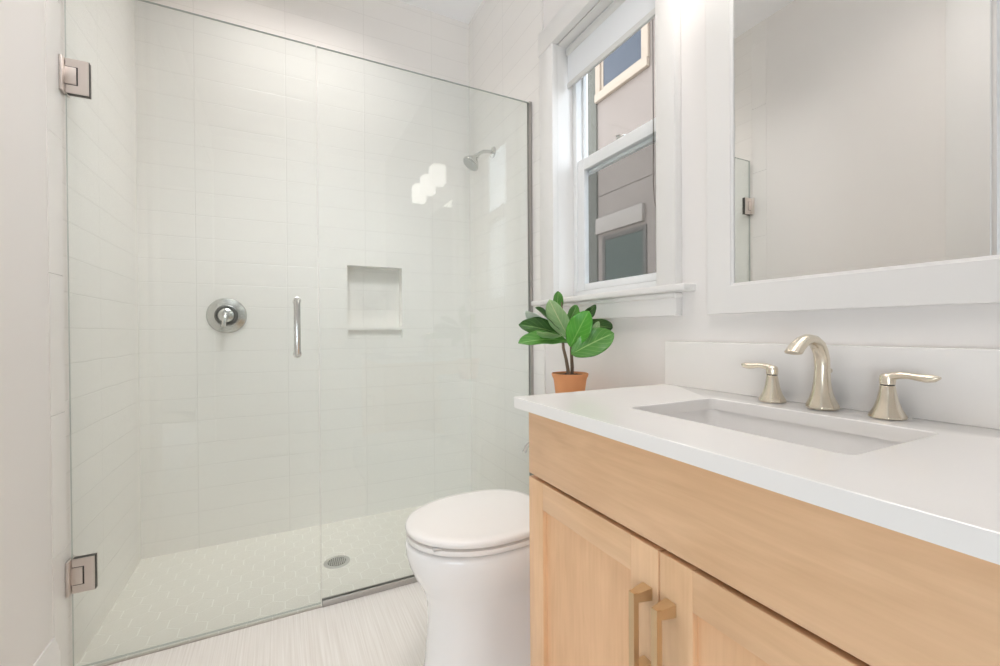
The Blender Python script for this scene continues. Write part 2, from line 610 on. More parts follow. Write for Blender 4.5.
# right wall with window opening
w = MB()
w.box((XR, YF - 0.1, -0.1), (XR + 0.12, WY0, ZC))
w.box((XR, WY1, -0.1), (XR + 0.12, 1.545, ZC))
w.box((XR, WY0, -0.1), (XR + 0.12, WY1, WZ0 - 0.012))
w.box((XR, WY0, WZ1), (XR + 0.12, WY1, ZC))
struct('wall_right', w, M_PAINT, 'painted white wall carrying the window, mirror and vanity', 'wall')
w = MB().box((XRT, 1.545, -0.1), (XR + 0.12, YB, ZC))
struct('wall_right_tiled', w, M_TILE_Y, 'tiled right shower wall with the shower head', 'wall')
w = MB().box((XL - 0.12, YF - 0.12, -0.1), (XR + 0.12, YF, ZC))
struct('wall_front', w, M_PAINT, 'painted wall behind the viewpoint', 'wall')

# baseboards
BB = [(0, 0), (0.014, 0), (0.014, 0.125), (0.011, 0.133), (0.011, 0.142), (0.006, 0.155), (0.004, 0.165), (0, 0.165)]


def baseboard(name, x, sgn, y0, y1, label):
    w = MB()
    w.loft([[(x + sgn * a, y, h) for a, h in BB] for y in (y0, y1)])
    return struct(name, w, M_TRIM, label, 'baseboard')


baseboard('baseboard_left', XL, 1, DY1 + 0.125, 1.547, 'white moulded baseboard on the left wall ending at the shower')
baseboard('baseboard_right', XR, -1, 0.895, 1.545, 'white baseboard on the window wall behind the toilet')

# doorway on the left wall, seen in the mirror; bedroom side beyond
d = MB()
d.box((XL, DY1 - 0.004, 0), (XL + 0.021, DY1 + 0.124, DZ + 0.12), 0.003)
d.box((XL, DY0 - 0.124, 0), (XL + 0.016, DY0 + 0.004, DZ + 0.12), 0.003)
d.box((XL, DY0 + 0.004, DZ - 0.004), (XL + 0.016, DY1 - 0.004, DZ + 0.12), 0.003)
d.box((XL - 0.12, DY1 - 0.016, 0), (XL, DY1, DZ))
d.box((XL - 0.12, DY0, 0), (XL, DY0 + 0.016, DZ))
d.box((XL - 0.12, DY0 + 0.016, DZ - 0.016), (XL, DY1 - 0.016, DZ))
struct('door_1', d, M_DOOR, 'white door casing reflected at the right side of the mirror', 'doorway')
w = MB()
w.box((-3.2, -3.2, -0.1), (XL - 0.121, 2.2, 0.0))
w.box((-3.2, -3.2, ZC), (XL - 0.121, 2.2, ZC + 0.1))
w.box((-3.3, -3.2, 0), (-3.2, 2.2, ZC))
w.box((-3.2, -3.3, 0), (XL - 0.121, -3.2, ZC))
w.box((XL - 0.121, -3.3, 0), (XL - 0.02, YF - 0.12, ZC))
w.box((-3.2, 2.2, 0), (XL - 0.121, 2.3, ZC))
struct('wall_bedroom', w, M_PAINT, 'white walls of the room beyond the doorway', 'wall')

# ------------------------------------------------------------------ window
win = empty('window_1', (XR, (WY0 + WY1) / 2, WZ0))
tag(win, 'white single-hung window over the toilet looking out at a beige house', 'window', kind='structure')
c = MB()
CX = 0.962
CW = 0.092
CWR = 0.065
c.box((CX, WY1 - 0.004, WZ0 - 0.002), (XR, WY1 + CW, WZ1 + 0.0), 0.003)
c.box((CX, WY0 - CWR, WZ0 - 0.002), (XR, WY0 + 0.003, WZ1 + 0.0), 0.003)
c.box((CX - 0.002, WY0 - CWR - 0.006, WZ1), (XR, WY1 + CW + 0.006, WZ1 + 0.09), 0.003)
c.build('casing', M_TRIM, win)
MB().box((0.942, WY0 - CWR - 0.044, WZ0 - 0.020), (1.062, WY1 + CW + 0.046, WZ0), 0.005, seg=3).build('stool', M_TRIM, win)
c = MB()
c.box((CX + 0.001, WY0 - CWR, 1.003), (XR, WY1 + CW, WZ0 - 0.020), 0.003)
c.box((CX - 0.005, WY0 - CWR - 0.004, WZ0 - 0.036), (XR, WY1 + CW + 0.004, WZ0 - 0.020), 0.006, seg=3)
c.build('apron', M_TRIM, win)
c = MB()
c.box((XR, WY1 - 0.002, WZ0), (1.13, WY1 + 0.01, WZ1))
c.box((XR, WY0 - 0.01, WZ0), (1.13, WY0 + 0.002, WZ1))
c.box((XR, WY0, WZ1 - 0.002), (1.13, WY1, WZ1 + 0.01))
c.build('jamb', M_TRIM, win)
# vinyl frame
FY0, FY1 = WY0 + 0.003, WY1 - 0.003
c = MB()
F = 0.022
c.box((1.062, FY1 - F, WZ0), (1.118, FY1, WZ1), 0.002)
c.box((1.062, FY0, WZ0), (1.118, FY0 + F, WZ1), 0.002)
c.box((1.062, FY0 + F, WZ0 - 0.01), (1.118, FY1 - F, WZ0 + 0.032), 0.002)
c.box((1.062, FY0 + F, WZ1 - 0.03), (1.118, FY1 - F, WZ1), 0.002)
c.build('window_frame', M_VINYL, win)


def sash(name, x0, x1, z0, z1, sw, rb, rtop):
    y0, y1 = FY0 + F, FY1 - F
    s = MB()
    s.box((x0, y1 - sw, z0), (x1, y1, z1), 0.003)
    s.box((x0, y0, z0), (x1, y0 + sw, z1), 0.003)
    s.box((x0, y0 + sw, z0), (x1, y1 - sw, z0 + rb), 0.003)
    s.box((x0, y0 + sw, z1 - rtop), (x1, y1 - sw, z1), 0.003)
    # glazing bead, set back
    xm = (x0 + x1) / 2
    o = s.build(name, M_VINYL, win)
    MB().box((xm - 0.004, y0 + sw - 0.003, z0 + rb - 0.003), (xm + 0.004, y1 - sw + 0.003, z1 - rtop + 0.003)).build('pane', M_PANE, o)
    return o


sash('upper_sash', 1.092, 1.112, 1.585, WZ1 - 0.03, 0.009, 0.04, 0.03)
ls = sash('lower_sash', 1.066, 1.090, WZ0 + 0.033, 1.640, 0.042, 0.026, 0.046)
c = MB()
c.box((1.070, 1.16, 1.640), (1.094, 1.20, 1.648), 0.002)
c.sweep([(1.080, 1.18, 1.648), (1.076, 1.188, 1.654), (1.072, 1.200, 1.655)], [0.005, 0.004, 0.003], n=10)
c.build('sash_lock', M_CHROME, win)
MB().box((1.1135, FY0 + F, WZ0 + 0.032), (1.1145, FY1 - F, 1.60)).build('insect_screen', M_SCREEN, win)

# roller blind
rb = empty('roller_blind', (1.03, 1.18, WZ1))
tag(rb, 'white roller blind pulled partway down inside the window recess', 'blind')
MB().box((1.030, WY0 + 0.012, 1.950), (1.0312, WY1 - 0.014, 2.096)).build('fabric', M_FABRIC, rb)
MB().box((1.026, WY0 + 0.012, 1.928), (1.037, WY1 - 0.014, 1.950), 0.003).build('hem_bar', M_HEM, rb)
MB().lathe([(0.02, 0), (0.02, WY1 - WY0 - 0.026)], (1.041, WY0 + 0.012, 2.075), 'Y', 20).build('roller_tube', M_HEM, rb)
c = MB()
chain = []
ybead = 1.002
for k in range(92):
    z = 2.07 - k * 0.0062
    chain.append((1.046, ybead, z))
for (x, y, z) in chain:
    t = bmesh.new()
    bmesh.ops.create_icosphere(t, subdivisions=1, radius=0.0022)
    bmesh.ops.translate(t, verts=t.verts[:], vec=(x, y, z))
    c._take(t, 0)
c.sweep([(1.046, ybead, 2.07), (1.046, ybead, 1.5), (1.046, ybead + 0.001, 1.42), (1.047, ybead - 0.004, 1.36), (1.047, ybead - 0.018, 1.325), (1.047, ybead - 0.03, 1.34), (1.047, ybead - 0.036, 1.42), (1.047, ybead - 0.036, 2.07)], 0.0012, n=8)
ch = c.build('pull_chain', M_BEAD, rb)
tag(ch, 'dark beaded pull chain')

# ------------------------------------------------------------------ neighbour house
XE = 3.6
nh = empty('neighbour_house', (XE, 2.0, 0))
tag(nh, 'beige stucco house seen through the bathroom window', 'house')
c = MB()
c.box((XE, -0.6, -0.6), (XE + 3.0, 4.40, 2.640))
c.box((XE, -0.6, 2.648), (XE + 3.0, 4.40, 6.2))
c.box((XE + 0.012, -0.6, 2.64), (XE + 3.0, 4.40, 2.648), mi=1)
c.build('wall', [M_SIDING, M_SEAM], nh)
MB().box((XE - 0.025, 4.37, -0.6), (XE + 0.1, 4.54, 6.2), 0.004).build('corner_board', M_CORNER, nh)
MB().box((XE - 0.3, -0.9, 6.2), (XE + 3.3, 4.85, 6.4), 0.02).build('roof', M_CORNER, nh)


def ext_window(y0, y1, z0, z1, trim, pane, upper):
    f = MB()
    t = 0.055
    f.box((XE - 0.012, y1 - t, z0), (XE + 0.02, y1, z1), 0.003)
    f.box((XE - 0.012, y0, z0), (XE + 0.02, y0 + t, z1), 0.003)
    f.box((XE - 0.012, y0 + t, z0), (XE + 0.02, y1 - t, z0 + t), 0.003)
    f.box((XE - 0.012, y0 + t, z1 - t), (XE + 0.02, y1 - t, z1), 0.003)
    o = f.build('window', M_EXFRAME if not upper else M_EXTRIM, nh)
    MB().box((XE - 0.006, y0 + t - 0.005, z0 + t - 0.005), (XE - 0.001, y1 - t + 0.005, z1 - t + 0.005)).build('pane', pane, o)


ext_window(3.545, 4.285, 0.9, 2.125, None, M_SLATPANE, False)
MB().box((XE - 0.045, 3.575, 2.165), (XE, 4.372, 2.362), 0.005).build('window_header', M_EXTRIM2, nh)
ext_window(3.555, 4.30, 3.92, 5.3, None, M_DKPANE, True)
c = MB()
c.box((XE - 0.05, 3.492, 3.825), (XE, 4.372, 3.925), 0.005)
c.box((XE - 0.035, 3.49, 3.925), (XE, 3.565, 5.35), 0.005)
c.box((XE - 0.035, 4.285, 3.925), (XE, 4.372, 5.35), 0.005)
c.build('window_surround', M_EXTRIM, nh)
struct('ground', MB().box((XR + 0.13, -14, -0.75), (24, 22, -0.6)), M_GROUND, 'ground of the side yard outside the window', 'ground')
# own house outer face, so that the yard is closed on this side
# ------------------------------------------------------------------ shower glass


def glass_panel(name, lo, hi, parent):
    t = bmesh.new()
    bmesh.ops.create_cube(t, size=1.0)
    for v in t.verts:
        v.co = Vector([lo[i] + (v.co[i] + 0.5) * (hi[i] - lo[i]) for i in range(3)])
    g = MB()
    me = bpy.data.meshes.new('tmp')
    for f in t.faces:
        f.material_index = 0 if abs(f.normal.y) > 0.5 else 1
    t.to_mesh(me)
    t.free()
    g.bm.from_mesh(me)
    return g.build(name, [M_GLASS, M_GEDGE], parent)


GT = 1.961
sd = empty('shower_door', (XL, YG, 0.0))
tag(sd, 'hinged clear glass shower door with nickel hinges at the left wall', 'shower door')
glass_panel('glass_pane', (-0.5375, YG - 0.005, 0.012), (0.1143, YG + 0.005, GT), sd)
# hinges
for zc in (1.690, 0.279):
    h = MB()
    hh = 0.048
    # wall plate
    h.box((XL + 0.0016, YG - 0.028, zc - hh), (XL + 0.0085, YG + 0.026, zc + hh), 0.0015)
    # knuckle
    h.box((XL + 0.0085, YG - 0.013, zc - 0.024), (-0.512, YG + 0.013, zc + 0.024), 0.001)
    ho = h.build('hinge', M_NICKEL, sd)
    g = MB()
    for sy in (-1, 1):
        y0, y1 = sorted((YG + sy * 0.0052, YG + sy * 0.0112))
        # C shaped clamp plate around the knuckle
        outline = [(-0.535, -hh), (-0.486, -hh), (-0.486, hh), (-0.535, hh), (-0.535, 0.026), (-0.5085, 0.026), (-0.5085, -0.026), (-0.535, -0.026)]
        g.prism([(x, y0, zc + z) for x, z in outline], (0, y1 - y0, 0))
    g.build('clamp_plate', M_NICKEL, ho)
    g = MB()
    g.box((-0.5345, YG - 0.0075, zc - hh - 0.0006), (-0.4853, YG + 0.0075, zc + hh + 0.0006), 0.0)
    g.box((-0.535, YG - 0.0108, zc - 0.0262), (-0.5075, YG - 0.0053, zc + 0.0262))
    g.build('gasket', M_NICKEL_D, ho)
# pull, back to back
pl = MB()
hx, z0, z1 = 0.047, 0.878, 1.083
for sy in (-1, 1):
    yy = YG + sy * 0.045
    pl.sweep([(hx, YG + sy * 0.005, z1 - 0.012), (hx, YG + sy * 0.033, z1 - 0.012), (hx, YG + sy * 0.042, z1 - 0.016), (hx, yy, z1 - 0.026), (hx, yy, z0 + 0.026), (hx, YG + sy * 0.042, z0 + 0.016), (hx, YG + sy * 0.033, z0 + 0.012), (hx, YG + sy * 0.005, z0 + 0.012)], 0.0095, n=18, side=(1, 0, 0))
    for zz in (z0 + 0.012, z1 - 0.012):
        pl.lathe([(0.013, 0), (0.013, 0.004), (0.010, 0.006)], (hx, YG + sy * 0.005, zz), (0, sy, 0), 20)
po = pl.build('pull_handle', M_CHROME, sd)
tag(po, 'polished tubular pull handle')
MB().box((-0.5375, YG - 0.002, 0.004), (0.1125, YG + 0.002, 0.012)).build('door_sweep', M_GLASS, sd)

sp_ = empty('shower_screen', (0.5, YG, 0.0))
tag(sp_, 'fixed clear glass shower panel beside the toilet in metal channels', 'shower screen')
glass_panel('glass_pane', (0.1173, YG - 0.005, 0.006), (0.976, YG + 0.005, GT), sp_)


def channel(lo, hi, axis, parent, name):
    g = MB()
    if axis == 'x':      # floor channel
        g.box((lo[0], YG - 0.0105, 0.0), (hi[0], YG - 0.0055, 0.022), 0.0008)
        g.box((lo[0], YG + 0.0055, 0.0), (hi[0], YG + 0.0105, 0.022), 0.0008)
        g.box((lo[0], YG - 0.0058, 0.0), (hi[0], YG + 0.0058, 0.005), 0)
    else:
        g.box((lo[0], YG - 0.0105, lo[2]), (hi[0], YG - 0.0055, hi[2]), 0.0008)
        g.box((lo[0], YG + 0.0055, lo[2]), (hi[0], YG + 0.0105, hi[2]), 0.0008)
        g.box((hi[0] - 0.003, YG - 0.0058, lo[2]), (hi[0], YG + 0.0058, hi[2]), 0)
    return g.build(name, M_CHAN, parent)


channel((0.1185, 0, 0), (0.971, 0, 0), 'x', sp_, 'floor_channel')
channel((0.971, 0, 0.0), (0.984, 0, GT + 0.002), 'z', sp_, 'wall_channel')
struct('trim_1', MB().box((XL, 1.6375, -0.02), (0.1185, 1.6405, 0.0012), 0.0004), plain('edge_strip_metal', (0.55, 0.49, 0.45), 0.45, metal=0.8),
       'thin metal edge strip between bathroom floor and shower floor', 'trim')

# ------------------------------------------------------------------ shower fittings
sv = empty('shower_valve', (-0.224, YB, 1.042))
tag(sv, 'round brushed nickel shower valve on the back wall', 'shower valve')
V = (-0.224, YB, 1.042)
AY = (0, -1, 0)
MB().lathe([(0.080, 0), (0.080, 0.003), (0.077, 0.007), (0.060, 0.012), (0.049, 0.015), (0.045, 0.0155)], V, AY, 48).build('escutcheon', M_CHROME, sv)
c = MB()
c.lathe([(0.047, 0.014), (0.047, 0.022), (0.043, 0.024), (0.038, 0.024), (0.036, 0.018)], V, AY, 48)
c.build('dial_ring', plain('dark_nickel', (0.22, 0.22, 0.215), 0.3, metal=1.0), sv)
c = MB()
c.lathe([(0.034, 0.014), (0.034, 0.034), (0.030, 0.046), (0.018, 0.052), (0.001, 0.053)], V, AY, 40)
c.sweep([(-0.224, YB - 0.046, 1.046), (-0.227, YB - 0.060, 1.030), (-0.230, YB - 0.066, 1.010), (-0.231, YB - 0.064, 0.992)], [0.012, 0.010, 0.0085, 0.009], n=14)
c.build('lever_handle', M_CHROME, sv)

sh = empty('showerhead', (XRT, 2.02, 1.88))
tag(sh, 'nickel shower head on a curved arm high on the right tiled wall', 'shower head')
MB().lathe([(0.028, 0), (0.027, 0.005), (0.018, 0.010), (0.013, 0.012)], (XRT, 2.02, 1.885), (-1, 0, 0), 28).build('flange', M_CHROME, sh)
arm = [(XRT - 0.004, 2.02, 1.885), (XRT - 0.03, 2.02, 1.884), (XRT - 0.055, 2.02, 1.879), (XRT - 0.078, 2.02, 1.866), (XRT - 0.092, 2.02, 1.852)]
MB().sweep(arm, 0.0085, n=14, side=(0, 1, 0)).build('arm', M_CHROME, sh)
hd = Vector((-0.60, 0, -0.80)).normalized()
H0 = Vector(arm[-1])
c = MB()
c.lathe([(0.011, -0.004), (0.013, 0.004), (0.013, 0.012), (0.017, 0.018), (0.028, 0.032), (0.040, 0.048), (0.044, 0.056), (0.044, 0.062), (0.041, 0.065)], H0, hd, 32)
so = c.build('head', M_CHROME, sh)
c = MB()
F0 = H0 + hd * 0.0645
c.lathe([(0.039, 0.0), (0.039, 0.0012), (0.034, 0.002)], F0, hd, 32)
a_ = hd.orthogonal().normalized()
b_ = hd.cross(a_)
for ring, n in ((0.010, 6), (0.020, 12), (0.030, 18)):
    for k in range(n):
        q = F0 + hd * 0.0015 + (a_ * math.cos(2 * math.pi * k / n) + b_ * math.sin(2 * math.pi * k / n)) * ring
        c.lathe([(0.0018, 0), (0.0012, 0.002)], q, hd, 8)
c.build('spray_face', plain('spray_face_grey', (0.58, 0.58, 0.57), 0.45), so)

dr = empty('shower_drain', (DR.x, DR.y, 0))
tag(dr, 'round metal drain grate in the hexagon shower floor', 'drain')
MB().lathe([(0.052, -0.0005), (0.052, 0.0012), (0.050, 0.002), (0.036, 0.002), (0.036, 0.0004)], DR, 'Z', 40).build('drain_rim', M_CHROME, dr)
c = MB()
c.lathe([(0.036, 0.0), (0.036, 0.0010)], DR, 'Z', 40, mi=1)
for k in range(-4, 5):
    L = math.sqrt(max(0.0, 0.034 ** 2 - (k * 0.0075) ** 2))
    c.box((DR.x + k * 0.0075 - 0.0016, DR.y - L, 0.0008), (DR.x + k * 0.0075 + 0.0016, DR.y + L, 0.0022))
    c.box((DR.x - L, DR.y + k * 0.0075 - 0.0016, 0.0008), (DR.x + L, DR.y + k * 0.0075 + 0.0016, 0.0021))
c.build('grate', [M_CHROME, M_NICKEL_D], dr)

# ------------------------------------------------------------------ toilet (faces -x, tank on the right wall)
TY = 1.150
tl = empty('toilet', (0.63, TY, 0))
tag(tl, 'white elongated toilet with closed lid between vanity and shower glass', 'toilet')


def egg(xf, xw, xb, hw, z, n=56, back_pow=2.6, front_pow=2.0):
    """outline of a bowl: front tip xf, widest at xw, back xb"""
    xf, xw = xf + 0.010, xw + 0.010
    pts = []
    for k in range(n):
        a = 2 * math.pi * k / n
        ca, sa = math.cos(a), math.sin(a)
        if ca >= 0:
            p = front_pow
            x = xw - (xw - xf) * abs(ca) ** (2 / p)
        else:
            p = back_pow
            x = xw + (xb - xw) * abs(ca) ** (2 / p)
        y = TY + hw * math.copysign(abs(sa) ** (2 / p), sa)
        pts.append((x, y, z))
    return pts


b = MB()
b.loft([
    egg(0.330, 0.50, 0.93, 0.122, 0.0, back_pow=5),
    egg(0.328, 0.50, 0.93, 0.124, 0.012, back_pow=5),
    egg(0.334, 0.50, 0.93, 0.118, 0.05, back_pow=5),
    egg(0.340, 0.50, 0.93, 0.110, 0.12, back_pow=5),
    egg(0.344, 0.50, 0.93, 0.106, 0.18, back_pow=5),
    egg(0.341, 0.50, 0.93, 0.110, 0.225, back_pow=5),
    egg(0.328, 0.50, 0.93, 0.126, 0.262, back_pow=4.5),
    egg(0.308, 0.50, 0.93, 0.143, 0.297, back_pow=4),
    egg(0.293, 0.50, 0.93, 0.158, 0.330, back_pow=4),
    egg(0.286, 0.50, 0.93, 0.164, 0.358, back_pow=4),
    egg(0.284, 0.50, 0.93, 0.166, 0.382, back_pow=4),
    egg(0.286, 0.50, 0.93, 0.164, 0.390, back_pow=4),
    egg(0.294, 0.50, 0.92, 0.157, 0.394, back_pow=4),
])
b.build('bowl', M_CERAMIC, tl, sharp=50)
s = MB()
s.loft([egg(0.294, 0.50, 0.72, 0.162, 0.3990), egg(0.288, 0.50, 0.72, 0.167, 0.401), egg(0.286, 0.50, 0.722, 0.169, 0.408),
        egg(0.287, 0.50, 0.72, 0.168, 0.4135), egg(0.293, 0.50, 0.715, 0.162, 0.4155)])
s.build('seat', M_SEAT, tl, sharp=50)
s = MB()
s.loft([egg(0.297, 0.50, 0.702, 0.160, 0.4195), egg(0.287, 0.50, 0.710, 0.168, 0.4215), egg(0.284, 0.50, 0.712, 0.170, 0.428),
        egg(0.285, 0.50, 0.711, 0.169, 0.4345), egg(0.291, 0.50, 0.707, 0.164, 0.4385), egg(0.31, 0.50, 0.69, 0.147, 0.4405), egg(0.42, 0.50, 0.62, 0.06, 0.4415)])
s.build('lid', M_SEAT, tl, sharp=50)
for x, y in ((0.345, TY - 0.104), (0.345, TY + 0.104), (0.64, TY - 0.13), (0.64, TY + 0.13)):
    MB().box((x - 0.012, y - 0.008, 0.4145), (x + 0.012, y + 0.008, 0.4205), 0.001).build('bumper', M_BUMP, tl)
for sy in (-1, 1):
    MB().lathe([(0.016, 0), (0.016, 0.022), (0.013, 0.026), (0.002, 0.027)], (0.735, TY + sy * 0.075, 0.394), 'Z', 24).build('seat_hinge', M_SEAT, tl)
t = MB()


def rrect(x0, x1, y0, y1, z, r=0.03, n=6):
    pts = []
    for cx, cy, a0 in ((x1 - r, y1 - r, 0), (x0 + r, y1 - r, 90), (x0 + r, y0 + r, 180), (x1 - r, y0 + r, 270)):
        for k in range(n + 1):
            a = math.radians(a0 + 90 * k / n)
            pts.append((cx + r * math.cos(a), cy + r * math.sin(a), z))
    return pts


t.loft([rrect(0.805, 0.962, TY - 0.175, TY + 0.175, 0.400), rrect(0.795, 0.965, TY - 0.188, TY + 0.188, 0.43), rrect(0.780, 0.966, TY - 0.200, TY + 0.200, 0.690)])
t.build('tank', M_CERAMIC, tl)
t = MB()
t.loft([rrect(0.776, 0.970, TY - 0.205, TY + 0.205, 0.690), rrect(0.770, 0.972, TY - 0.210, TY + 0.210, 0.695), rrect(0.770, 0.972, TY - 0.210, TY + 0.210, 0.712), rrect(0.776, 0.968, TY - 0.204, TY + 0.204, 0.720)])
t.build('tank_lid', M_CERAMIC, tl)
t = MB()
t.lathe([(0.013, 0), (0.013, 0.012), (0.008, 0.014)], (0.792, TY + 0.150, 0.575), (-1, 0, 0), 20)
t.sweep([(0.777, TY + 0.150, 0.575), (0.766, TY + 0.156, 0.570), (0.760, TY + 0.166, 0.557), (0.757, TY + 0.172, 0.540)], [0.006, 0.006, 0.007, 0.008], n=12)
t.build('flush_lever', M_CHROME, tl)

# ------------------------------------------------------------------ potted plant on the tank lid
PX, PY, PZ = 0.865, 1.20, 0.720
pp = empty('potted_plant', (PX, PY, PZ))
tag(pp, 'small potted fiddle-leaf fig in a terracotta pot on the toilet tank', 'potted plant')
MB().lathe([(0.043, 0.0), (0.045, 0.002), (0.0535, 0.070), (0.0555, 0.082), (0.0595, 0.090), (0.0615, 0.0985), (0.0605, 0.101), (0.057, 0.101), (0.055, 0.088), (0.050, 0.088)], (PX, PY, PZ), 'Z', 48, caps=True).build('pot', M_POT, pp)
s = MB()
rings = []
for i in range(1, 9):
    r = 0.0555 * i / 8
    rings.append([(PX + r * math.cos(2 * math.pi * k / 32), PY + r * math.sin(2 * math.pi * k / 32),
                   PZ + 0.094 + 0.004 * noise.noise(Vector((r * 90 * math.cos(2 * math.pi * k / 32), r * 90 * math.sin(2 * math.pi * k / 32), 1)))) for k in range(32)])
s.loft(rings, caps=True)
s.build('soil', M_SOIL, pp)


STEMS = [[(0.853, 1.19, 0.80), (0.851, 1.192, 0.835), (0.846, 1.195, 0.870), (0.839, 1.2, 0.905), (0.836, 1.2, 0.945), (0.838, 1.2, 1.01), (0.84, 1.21, 1.06)],
         [(0.872, 1.20, 0.80), (0.873, 1.198, 0.840), (0.872, 1.2, 0.880), (0.871, 1.2, 0.915), (0.873, 1.2, 0.96), (0.88, 1.2, 1.0)]]
for st in STEMS:
    MB().sweep(st, [0.0062, 0.0058, 0.0055, 0.005, 0.0042, 0.003, 0.002][:len(st)], n=12).build('stem', M_STEM, pp)


def leaf(base, tip, width, tilt, mat, curl=0.12, droop=0.1, seed=0, pet=None):
    """fiddle shaped leaf; tilt turns the blade about its own midrib from facing the room"""
    B, T = Vector(base), Vector(tip)
    L = (T - B).length
    ax = (T - B).normalized()
    view = (Vector((0.0, 0.0, 0.966)) - (B + T) / 2).normalized()   # towards the open room
    N = (view - ax * view.dot(ax)).normalized()
    N = Matrix.Rotation(math.radians(tilt), 3, ax) @ N
    S = ax.cross(N)
    rnd = random.Random(seed)
    nu, nv = 12, 20
    bm = bmesh.new()
    uvl = bm.loops.layers.uv.new('UVMap')
    grid = []
    ph = rnd.uniform(0, 6)
    for j in range(nv + 1):
        v = j / nv
        # obovate fiddle profile: narrow waist low, broad rounded top
        wv = (math.sin(math.pi * min(1, v ** 0.80)) ** 0.62) * (0.60 + 0.55 * v) if 0 < v < 1 else 0.0
        wv = max(wv, 0.02)
        row = []
        for i in range(nu + 1):
            u = i / nu * 2 - 1
            a = u * wv * width * 0.5
            rip = 0.022 * width * math.sin(v * 17 + ph + u) * abs(u) ** 2
            q = B + ax * (L * v) + S * a + N * (curl * width * (abs(u) ** 1.6) * wv * 1.0 - droop * L * (v - 0.35) ** 2 + rip)
            row.append((bm.verts.new(q), i / nu, v))
        grid.append(row)
    for j in range(nv):
        for i in range(nu):
            q = [grid[j][i], grid[j][i + 1], grid[j + 1][i + 1], grid[j + 1][i]]
            f = bm.faces.new([e[0] for e in q])
            for lp, e in zip(f.loops, q):
                lp[uvl].uv = (e[1], e[2])
    mb = MB()
    mb.bm.free()
    mb.bm = bm
    if pet is not None:
        P = Vector(pet)
        mb.sweep([P, (P + B) / 2 + Vector((0, 0, 0.003)), B + ax * 0.012], [0.0022, 0.002, 0.0016], n=8)
    o = mb.build('leaf', mat, pp, sharp=80)
    md = o.modifiers.new('thickness', 'SOLIDIFY')
    md.thickness = 0.0009
    return o


# base, tip, width (m), tilt, material, curl, droop, stalk joint
J1 = (0.838, 1.2, 0.955)
J2 = (0.872, 1.2, 0.945)
LEAVES = [
    ((0.8206, 1.2150, 1.0195), (0.8324, 1.2150, 1.0968), 0.046, 28, M_LEAF_M, 0.15, 0.1, J1),
    ((0.8442, 1.1750, 0.9393), (0.7507, 1.1500, 1.0572), 0.078, -22, M_LEAF_P, 0.10, 0.12, J1),
    ((0.8265, 1.1950, 0.9625), (0.7230, 1.1800, 1.0409), 0.062, 74, M_LEAF_D, 0.15, 0.1, J1),
    ((0.8277, 1.2200, 0.9794), (0.7000, 1.2100, 1.0196), 0.085, -68, M_LEAF_G, 0.1, 0.15, J1),
    ((0.8269, 1.1900, 0.9526), (0.6755, 1.1900, 0.9887), 0.078, 24, M_LEAF_D, 0.16, 0.30, J1),
    ((0.8369, 1.1650, 0.9330), (0.6415, 1.1400, 0.9411), 0.080, 54, M_LEAF_M, 0.16, 0.22, J1),
    ((0.7952, 1.1500, 0.9435), (0.6966, 1.1350, 0.9572), 0.044, -62, M_LEAF_P, 0.1, 0.1, J1),
    ((0.8543, 1.2000, 0.9791), (0.8980, 1.2000, 1.0503), 0.054, 30, M_LEAF_M, 0.15, 0.1, J2),
    ((0.8468, 1.1400, 0.9912), (0.8997, 1.1000, 1.0416), 0.050, 42, M_LEAF_D, 0.18, 0.2, J2),
    ((0.8787, 1.1400, 0.9881), (0.9671, 1.1000, 0.9679), 0.066, 22, M_LEAF_D, 0.14, 0.30, J2),
    ((0.8155, 1.1300, 0.9118), (0.8324, 1.0600, 1.0215), 0.088, -10, M_LEAF_B, 0.09, 0.14, J2),
    ((0.8047, 1.1100, 0.8908), (0.9055, 1.0300, 0.9586), 0.098, -14, M_LEAF_M, 0.09, 0.22, J2),
    ((0.8910, 1.1200, 0.9426), (0.9074, 1.1000, 0.9922), 0.028, 20, M_LEAF_P, 0.1, 0.1, J2),
]
for k, (bp_, tp_, wd, tilt, mt, cu, drp, j) in enumerate(LEAVES):
    leaf(bp_, tp_, wd, tilt, mt, cu, drp, seed=k, pet=j)

# ------------------------------------------------------------------ vanity cabinet
VY0, VY1 = 0.092, 0.859
VX = 0.503            # door faces
vc = empty('vanity_cabinet', (0.74, 0.476, 0))
tag(vc, 'light maple vanity cabinet with two shaker doors under the white countertop', 'vanity cabinet')
b = MB()
b.box((VX + 0.020, VY1 - 0.018, 0.0), (XR, VY1, 0.788), 0.001)
b.box((VX + 0.020, VY0, 0.0), (XR, VY0 + 0.018, 0.788), 0.001)
b.box((VX + 0.080, VY0 + 0.018, 0.0), (VX + 0.098, VY1 - 0.018, 0.10))
b.box((VX + 0.020, VY0 + 0.018, 0.10), (XR - 0.002, VY1 - 0.018, 0.118))
b.box((XR - 0.012, VY0 + 0.018, 0.118), (XR - 0.001, VY1 - 0.018, 0.62))
b.build('carcass', M_WOOD_V, vc)
b = MB()
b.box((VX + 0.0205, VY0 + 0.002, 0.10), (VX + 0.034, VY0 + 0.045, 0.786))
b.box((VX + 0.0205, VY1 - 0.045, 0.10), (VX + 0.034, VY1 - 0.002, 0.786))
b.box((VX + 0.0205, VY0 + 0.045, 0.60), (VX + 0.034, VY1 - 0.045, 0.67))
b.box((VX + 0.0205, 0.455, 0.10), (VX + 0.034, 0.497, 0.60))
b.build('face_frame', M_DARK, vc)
MB().box((VX, VY0 + 0.001, 0.6405), (VX + 0.020, VY1 - 0.0005, 0.7865), 0.0015).build('drawer_front', M_WOOD_H, vc)


